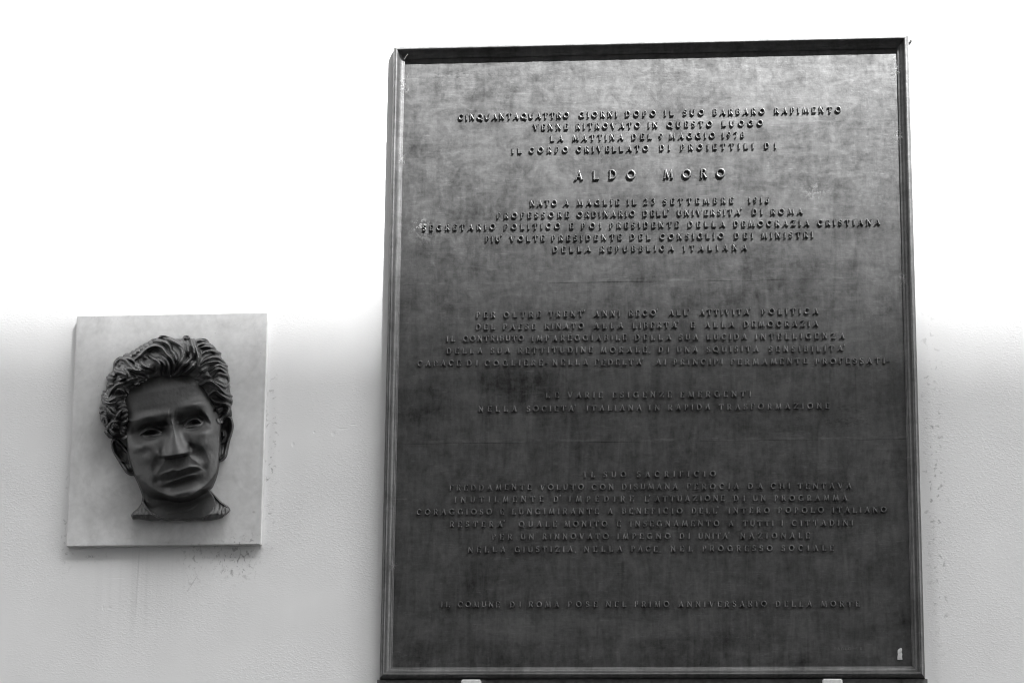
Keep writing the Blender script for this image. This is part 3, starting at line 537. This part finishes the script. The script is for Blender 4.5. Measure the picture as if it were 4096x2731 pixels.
# ---- hair: wavy locks traced one by one, finer strands between them
OUT = [(300, 818), (266, 778), (236, 722), (225, 662), (243, 606), (242, 560), (266, 520), (278, 482), (272, 442), (310, 405), (317, 357), (349, 335), (385, 312), (430, 284), (500, 249), (535, 231), (560, 221), (585, 217), (610, 198), (660, 204),
       (720, 202), (775, 202), (830, 207), (900, 224), (945, 251), (967, 280), (996, 300), (1002, 330), (1036, 378), (1042, 410), (1047, 450), (1052, 500), (1064, 560), (1073, 600), (1060, 645), (1046, 690), (1016, 722), (985, 728)]
INN = [(972, 690), (950, 640), (925, 592), (893, 552), (868, 512), (838, 482), (795, 456), (745, 446), (695, 458), (668, 466), (640, 452), (590, 454), (540, 470), (480, 505), (425, 540), (398, 580), (402, 640), (414, 690), (408, 740), (398, 800), (390, 820), (340, 832)]
LOCK = [C2(p) for p in [
 [(985, 165), (1060, 105), (1150, 125), (1260, 190), (1370, 260), (1430, 330), (1450, 430), (1430, 520)], [(860, 205), (930, 165), (1040, 190), (1150, 225), (1210, 290), (1225, 380)], [(720, 470), (760, 400), (850, 310), (960, 270), (1060, 290), (1120, 350), (1170, 420), (1230, 470), (1265, 540), (1280, 610), (1270, 690), (1240, 745)],
 [(870, 430), (930, 470), (1000, 510), (1045, 570), (1050, 640), (1070, 700), (1090, 745)], [(740, 500), (770, 570), (830, 610), (900, 630), (960, 650)], [(990, 470), (1050, 500), (1100, 540), (1130, 600), (1140, 690)], [(1060, 420), (1130, 470), (1175, 540), (1190, 620), (1190, 700), (1215, 765)],
 [(1230, 340), (1280, 410), (1310, 490), (1310, 560)], [(1250, 750), (1340, 690), (1400, 600), (1480, 540), (1550, 470)], [(1400, 725), (1500, 665), (1580, 590), (1620, 510)], [(1540, 150), (1560, 230), (1590, 320), (1600, 420), (1570, 480)], [(1590, 160), (1610, 260), (1650, 380), (1665, 470), (1630, 600)],
 [(1420, 150), (1475, 118), (1535, 130)], [(1640, 185), (1750, 170), (1850, 195)], [(1650, 270), (1750, 235), (1850, 260), (1930, 300)], [(1700, 295), (1800, 280), (1900, 300), (1950, 320)], [(1715, 425), (1780, 370), (1870, 345), (1960, 370), (2045, 380)], [(1720, 560), (1800, 490), (1900, 455), (1980, 460), (2060, 510), (2110, 550)],
 [(1700, 620), (1780, 560), (1880, 530), (1980, 525), (2060, 570), (2150, 590)], [(1850, 670), (1920, 610), (2000, 580), (2080, 620), (2140, 665)], [(1860, 725), (1930, 660), (2010, 640), (2090, 690), (2175, 770)], [(1920, 790), (2000, 720), (2070, 735), (2140, 760), (2170, 830)], [(1830, 830), (1920, 850), (2010, 890), (2100, 930), (2170, 890)],
 [(1680, 900), (1750, 880), (1820, 840), (1900, 860), (1990, 930), (2060, 1000), (2120, 1050), (2235, 1080)], [(1830, 1080), (1900, 1010), (1960, 1000), (2020, 1050), (2120, 1110), (2200, 1150), (2220, 1210)], [(1890, 1130), (1960, 1180), (2050, 1190), (2150, 1220), (2200, 1265)], [(2200, 1270), (2150, 1330), (2080, 1400), (2030, 1455)], [(1960, 1315), (2010, 1290), (2055, 1255)],
 [(1740, 770), (1790, 750), (1850, 765)], [(1690, 700), (1760, 650), (1820, 600)],
 [(300, 620), (330, 520), (400, 470), (500, 500), (560, 570), (620, 640), (700, 680), (800, 720), (845, 765)], [(400, 460), (500, 470), (580, 485), (640, 535)], [(490, 620), (560, 630), (660, 660), (760, 670), (835, 705)], [(290, 630), (340, 680), (420, 700), (490, 730), (530, 780), (575, 795)], [(500, 650), (540, 710), (570, 770), (625, 805)],
 [(180, 755), (220, 790), (290, 800), (340, 780)], [(230, 720), (290, 735), (340, 765)], [(340, 825), (400, 820), (475, 790)], [(500, 855), (590, 810), (670, 780)], [(190, 920), (260, 885), (335, 890)], [(230, 1060), (270, 980), (340, 910), (430, 870), (510, 850)], [(340, 1015), (380, 968), (430, 970), (485, 1025)],
 [(110, 1050), (140, 1100), (210, 1150), (290, 1130), (360, 1080), (435, 1062)], [(110, 1115), (160, 1170), (240, 1190), (310, 1180)], [(70, 1265), (130, 1240), (200, 1270), (260, 1340), (320, 1400), (330, 1455)], [(200, 1240), (270, 1270), (335, 1355)], [(360, 1235), (400, 1180), (455, 1170)], [(370, 1295), (430, 1240), (495, 1232)],
 [(330, 1450), (380, 1360), (440, 1290), (505, 1300)], [(430, 1350), (490, 1315), (535, 1310)], [(430, 1450), (490, 1390), (535, 1368)], [(90, 1405), (140, 1388), (195, 1430), (208, 1500), (180, 1535)],
 [(650, 480), (720, 430), (800, 340), (880, 285)], [(660, 560), (680, 620), (740, 650)], [(1320, 260), (1400, 330), (1420, 440), (1380, 540), (1330, 640)], [(1490, 200), (1500, 320), (1500, 430)], [(700, 560), (740, 640), (850, 680), (950, 700)]]]
LOCK += [C4(p) for p in [[(285, 440), (300, 370), (370, 320), (460, 330), (520, 350)], [(300, 480), (360, 530), (440, 545), (580, 570)], [(340, 420), (380, 370), (440, 400), (470, 460)], [(510, 380), (560, 340), (640, 300)], [(400, 290), (440, 200), (500, 120), (570, 100)], [(520, 400), (570, 440), (600, 500)], [(130, 330), (150, 250), (210, 240), (260, 300), (255, 370)]]]
BEAD = [C2([p])[0] for p in [(815, 250), (748, 288), (686, 335), (622, 382), (510, 412), (890, 210), (560, 420)]]
U, V = grid(205, 1095, 180, 850, 2.5)
q = sdf(U, V, OUT + INN); do, _, _ = seg_dist(U, V, OUT); di, _, _ = seg_dist(U, V, INN)
dome = 14 + 205 * np.sqrt(np.clip(1 - (1 - np.clip(do / 230, 0, 1)) ** 2, 0, 1)) * np.interp(V, [180, 420, 560, 850], [.92, 1.0, .95, .72])
A = np.zeros(U.shape)
tang = []
for L in LOCK:
    c = curve(L, 12); tang += [(a[0], a[1], b[0] - a[0], b[1] - a[1]) for a, b in zip(c, c[1:])]
tang = np.array(tang)
for n in range(110):       # finer strands that follow the locks around them
    x, y = rng.uniform(225, 1070), rng.uniform(200, 825); pts = []; ph = rng.uniform(0, 6)
    if sdf(np.array([[x]]), np.array([[y]]), OUT + INN)[0, 0] < 4: continue
    for k in range(int(rng.uniform(6, 12))):
        pts.append((x, y)); w = 1 / ((tang[:, 0] - x) ** 2 + (tang[:, 1] - y) ** 2 + 60) ** 1.5
        ref = tang[np.argmax(w), 2:]; sg = np.sign(tang[:, 2] * ref[0] + tang[:, 3] * ref[1]); t = ((tang[:, 2:] * sg[:, None]) * w[:, None]).sum(0); t = t / (np.linalg.norm(t) + 1e-9)
        if k and (t[0] * pd[0] + t[1] * pd[1]) < 0: t = -t
        pd = t; x += 11 * t[0] + 2.0 * math.sin(ph + k * .8) * -t[1]; y += 11 * t[1] + 2.0 * math.sin(ph + k * .8) * t[0]
    ridge(A, U, V, pts, rng.uniform(8, 11), rng.uniform(7, 13), .5, 0, 'max', 0)
for L in LOCK:
    ridge(A, U, V, L, rng.uniform(17, 21), rng.uniform(54, 70), .3, 0, 'max', 0)
    off = [(x + rng.normal(0, 1) + 11, y + 13 + rng.normal(0, 1)) for x, y in L[:-1]]
    if len(off) > 2: ridge(A, U, V, off, 8, 9, .5, 0)
for n in range(900):       # and fill what is still bare
    j, i = rng.integers(0, U.shape[0]), rng.integers(0, U.shape[1])
    if q[j, i] < 1 or A[j, i] > 2 or (do[j, i] > 45 and n % 4): continue
    x, y = U[j, i], V[j, i]; w = 1 / ((tang[:, 0] - x) ** 2 + (tang[:, 1] - y) ** 2 + 60) ** 1.5; t = tang[np.argmax(w), 2:]; t = t / (np.linalg.norm(t) + 1e-9); l = rng.uniform(16, 34); b = rng.normal(0, 5)
    ridge(A, U, V, [(x - t[0] * l, y - t[1] * l), (x - t[1] * b, y + t[0] * b), (x + t[0] * l, y + t[1] * l)], rng.uniform(11, 16), rng.uniform(16, 30), .5, 0, 'max', 0)
for (x, y) in BEAD: A = np.maximum(A, 30 * np.sqrt(np.clip(1 - ((U - x) / 19) ** 2 - ((V - y) / 17) ** 2, 0, 1)))
H = dome + A
edge = 1 - np.clip(do / 26, 0, 1)
sd = q + np.clip(.75 * (A - 22), -18, 13) * (do < 40) * (do < di)
drop_i = smooth(di, 0, 16) + (di > do)     # towards the forehead the locks run down on to the skin
base_i = np.where(di < do, 1, 0)
k_out = np.where(do < di, smooth(sd, -6, 7), 1); H = H * k_out - 6 * (1 - smooth(sd, -9, -2))
FU, FV, FH = HF
ci = np.clip(((U - FU[0, 0]) / 2.6).astype(int), 0, FU.shape[1] - 1); cj = np.clip(((V - FV[0, 0]) / 2.6).astype(int), 0, FU.shape[0] - 1); skin = FH[cj, ci]
on = di < 90
lift = np.where(on, skin + 9 + A * .85, H); bl = smooth(di, 4, 84)
H = np.where(on, lift * (1 - bl) + np.maximum(H, lift) * bl, H)
inner = (di < do) & (q < 40); kk = smooth(q + .5 * (A - 14), -9, 5)
H = np.where(inner, np.maximum(skin, -6) - 7 + (H - np.maximum(skin, -6) + 7) * kk, H)
relief('hair', U, V, H, q > -18, head).data.materials[0] = bronze_cast('burnished_cast_bronze', .040, (.34, .48), .8)

# ---- ears
def ear(C, outline, ridges, pits, lobe, base, cant):
    c = C(outline); xs = [p[0] for p in c]; ys = [p[1] for p in c]
    U, V = grid(min(xs) - 14, max(xs) + 14, min(ys) - 14, max(ys) + 14, 1.8); q = sdf(U, V, curve(c + c[:1], 6))
    H = base + 20 * np.sqrt(np.clip(q / 40, 0, 1)) + cant * (U - np.mean(xs)) - 26 * smooth(q, 12, 26)
    A = np.zeros(U.shape)
    for pts, r, a in ridges: ridge(A, U, V, C(pts), r, a, .3, 0, 'max', .6)
    for (x, y, rx, ry, d) in pits:
        (px, py), = C([(x, y)]); H -= d * gau(U, V, px, py, rx, ry)
    (lx, ly), = C([lobe[:2]]); H += 24 * gau(U, V, lx, ly, lobe[2], lobe[2]); H += A
    H = H * smooth(q, -6, 7) - 6 * (1 - smooth(q, -9, 0))
    return relief('ear', U, V, H, q > -9, head)
ear(C4, [(318, 760), (335, 690), (385, 650), (450, 670), (520, 740), (600, 830), (680, 930), (720, 1100), (790, 1290), (790, 1360), (700, 1365), (620, 1320), (560, 1240), (480, 1120), (400, 990), (345, 880)],
    [([(330, 880), (325, 760), (350, 690), (400, 660), (450, 685), (500, 760), (550, 800)], 12, 20), ([(385, 930), (440, 1020), (500, 1085), (580, 1098), (640, 1125)], 10, 20), ([(340, 860), (385, 935)], 11, 17), ([(550, 640), (590, 730), (635, 850)], 12, 18)],
    [(480, 900, 30, 46, 26), (560, 1000, 20, 22, 6)], (650, 1250, 30), 46, .10)
ear(C3, [(1680, 230), (1700, 150), (1760, 95), (1830, 88), (1868, 140), (1884, 230), (1862, 330), (1830, 440), (1806, 560), (1786, 640), (1725, 695), (1672, 695), (1660, 500), (1665, 350)],
    [([(1690, 190), (1730, 125), (1800, 98), (1850, 120), (1872, 200), (1862, 290), (1830, 370), (1790, 425), (1715, 465)], 13, 20), ([(1800, 130), (1836, 190), (1850, 250)], 11, 16), ([(1722, 280), (1752, 325), (1740, 395)], 10, 22)],
    [(1775, 240, 24, 44, 26)], (1735, 620, 30), 44, -.08)

# ---- open collar round the neck
COLLAR = [(506, 1214), (496, 1246), (478, 1272), (446, 1298), (434, 1318), (442, 1338), (480, 1334), (520, 1345), (560, 1351), (610, 1345), (660, 1352), (720, 1346), (780, 1353), (830, 1347), (880, 1352), (930, 1349), (1000, 1334), (1050, 1288), (1042, 1270), (988, 1232), (950, 1190), (914, 1152),
          (934, 1196), (944, 1240), (936, 1280), (905, 1312), (860, 1330), (780, 1335), (680, 1333), (610, 1322), (560, 1294), (528, 1258)]
U, V = grid(415, 1070, 1135, 1368, 2.2); q = sdf(U, V, COLLAR)
H = np.interp(V, [1150, 1220, 1300, 1310, 1348, 1356], [12, 48, 122, 126, 66, 20]) * np.interp(U, [425, 520, 640, 840, 960, 1055], [.66, .9, 1.15, 1.15, .92, .6])
A = np.zeros(U.shape)
ridge(A, U, V, [(506, 1216), (524, 1254), (556, 1290), (606, 1320), (680, 1333)], 12, 27, .25, 0, 'max', .6); ridge(A, U, V, [(914, 1153), (950, 1192), (990, 1234), (1044, 1271)], 8, 17, .3, 0, 'max', .6); ridge(A, U, V, [(944, 1240), (936, 1280), (905, 1312), (850, 1330)], 10, 14, .3, 0, 'max', .6)
nz = rng.normal(0, 1, U.shape); hm = 4 * np.sin(U * .19 + 2 * np.sin(U * .05)) * np.sin(V * .07 + U * .03) * smooth(V, 1200, 1290); H = H + A + hm + 0 * nz
H = H * smooth(q, -4, 4) - 6 * (1 - smooth(q, -7, -1))
relief('collar', U, V, H, q > -7, head).data.materials[0] = bronze_cast('paler_cast_bronze', .044)  # collar gets a paler base colour than the face

# ------------------------------------------------------------------ small things caught on the plaque and wall
def on_plaque(x, z, y):
    a = -R(.6215); return (PX + x * math.cos(a) - z * math.sin(a), y, PZ + x * math.sin(a) + z * math.cos(a))
bm = bmesh.new(); sc = [(1535, 205), (1546, 190), (1560, 180), (1578, 171), (1592, 168), (1605, 180), (1602, 215), (1600, 240), (1607, 265), (1601, 300), (1605, 325), (1608, 348), (1585, 349), (1560, 352), (1545, 348), (1530, 348), (1528, 310), (1533, 285), (1537, 270), (1534, 235)]
pt = [((x - 1568) * .1155e-3, -(y - 260) * .1205e-3) for x, y in sc]
fa = [bm.verts.new((x, -.0006 - .0009 * (i % 3 == 0), z)) for i, (x, z) in enumerate(pt)]; ba = [bm.verts.new((x, -.0001, z)) for x, z in pt]; n = len(pt)
bm.faces.new(fa); bm.faces.new(ba[::-1])
for i in range(n): bm.faces.new((fa[i], ba[i], ba[(i + 1) % n], fa[(i + 1) % n]))
o = from_bm('paper_scrap', bm, simple('old_paper', .62, .8, .2, .08, 300, .2)); o.location = on_plaque(.4612, -.5805, -.0042); o.rotation_euler = (0, R(.62), 0)
tag(o, 'torn scrap of white paper stuck in the lower right corner of the plaque', 'paper scrap')
M_straw = simple('dry_straw', .55, .8, .2, .05, 200, .1); M_web = simple('dusty_web', .34, .9, .1, .05, 300, .1)
bm = bmesh.new(); tube(bm, [(0, 0, 0), (.003, -.003, .004), (.0072, -.006, .0085)], .00055, .0003); o = from_bm('straw', bm, M_straw); o.location = on_plaque(-HW + .0226, HH - .0262, -.0125)
tag(o, 'short pale straw caught in the upper left corner of the frame', 'straw')
def web(x, z, sx, sz, n, label, y=-.012, flat=True):
    bm = bmesh.new()
    for i in range(n):
        a = rng.uniform(0, 2 * math.pi); p = np.array([rng.normal(0, sx), 0, rng.normal(0, sz)]); pts = []
        for k in range(5):
            pts.append((p[0], rng.normal(0, .0006), p[2])); a += rng.normal(0, .5); l = rng.uniform(.0012, .0032); p = p + np.array([math.cos(a) * l, 0, math.sin(a) * l])
        tube(bm, pts, .00017, .0001, 3)
    o = from_bm('cobweb', bm, M_web); o.location = on_plaque(x, z, y); tag(o, label, 'cobweb', 'cobwebs caught in the frame')
web(-.4845, -.412, .0018, .0012, 16, 'dense pale cobweb tuft low on the left side of the frame'); web(.4835, .560, .0030, .010, 26, 'dusty cobweb strands in the upper right corner of the frame')
web(.4835, .425, .003, .007, 20, 'dusty cobweb halfway between the corner web and the name line, right side of the frame'); web(.483, .135, .003, .005, 18, 'thin cobweb on the right side of the frame beside the cast seam')
web(-.484, .545, .0028, .009, 26, 'dusty cobweb strands just below the straw on the left side of the frame'); web(-.484, .395, .003, .007, 18, 'thin cobweb on the left side of the frame beside the name line')
bm = bmesh.new(); tube(bm, [(0, .01, 0), (0, -.004, -.0008), (0, -.0052, -.001)], .0028, .0022, 10); o = from_bm('nail', bm, simple('rusty_iron', .05, .8, .3, .2, 200, .4)); o.location = (.2935, 0, 1.9535 + EYE)
tag(o, 'rusty nail stub in the wall at the top right corner of the plaque', 'nail')
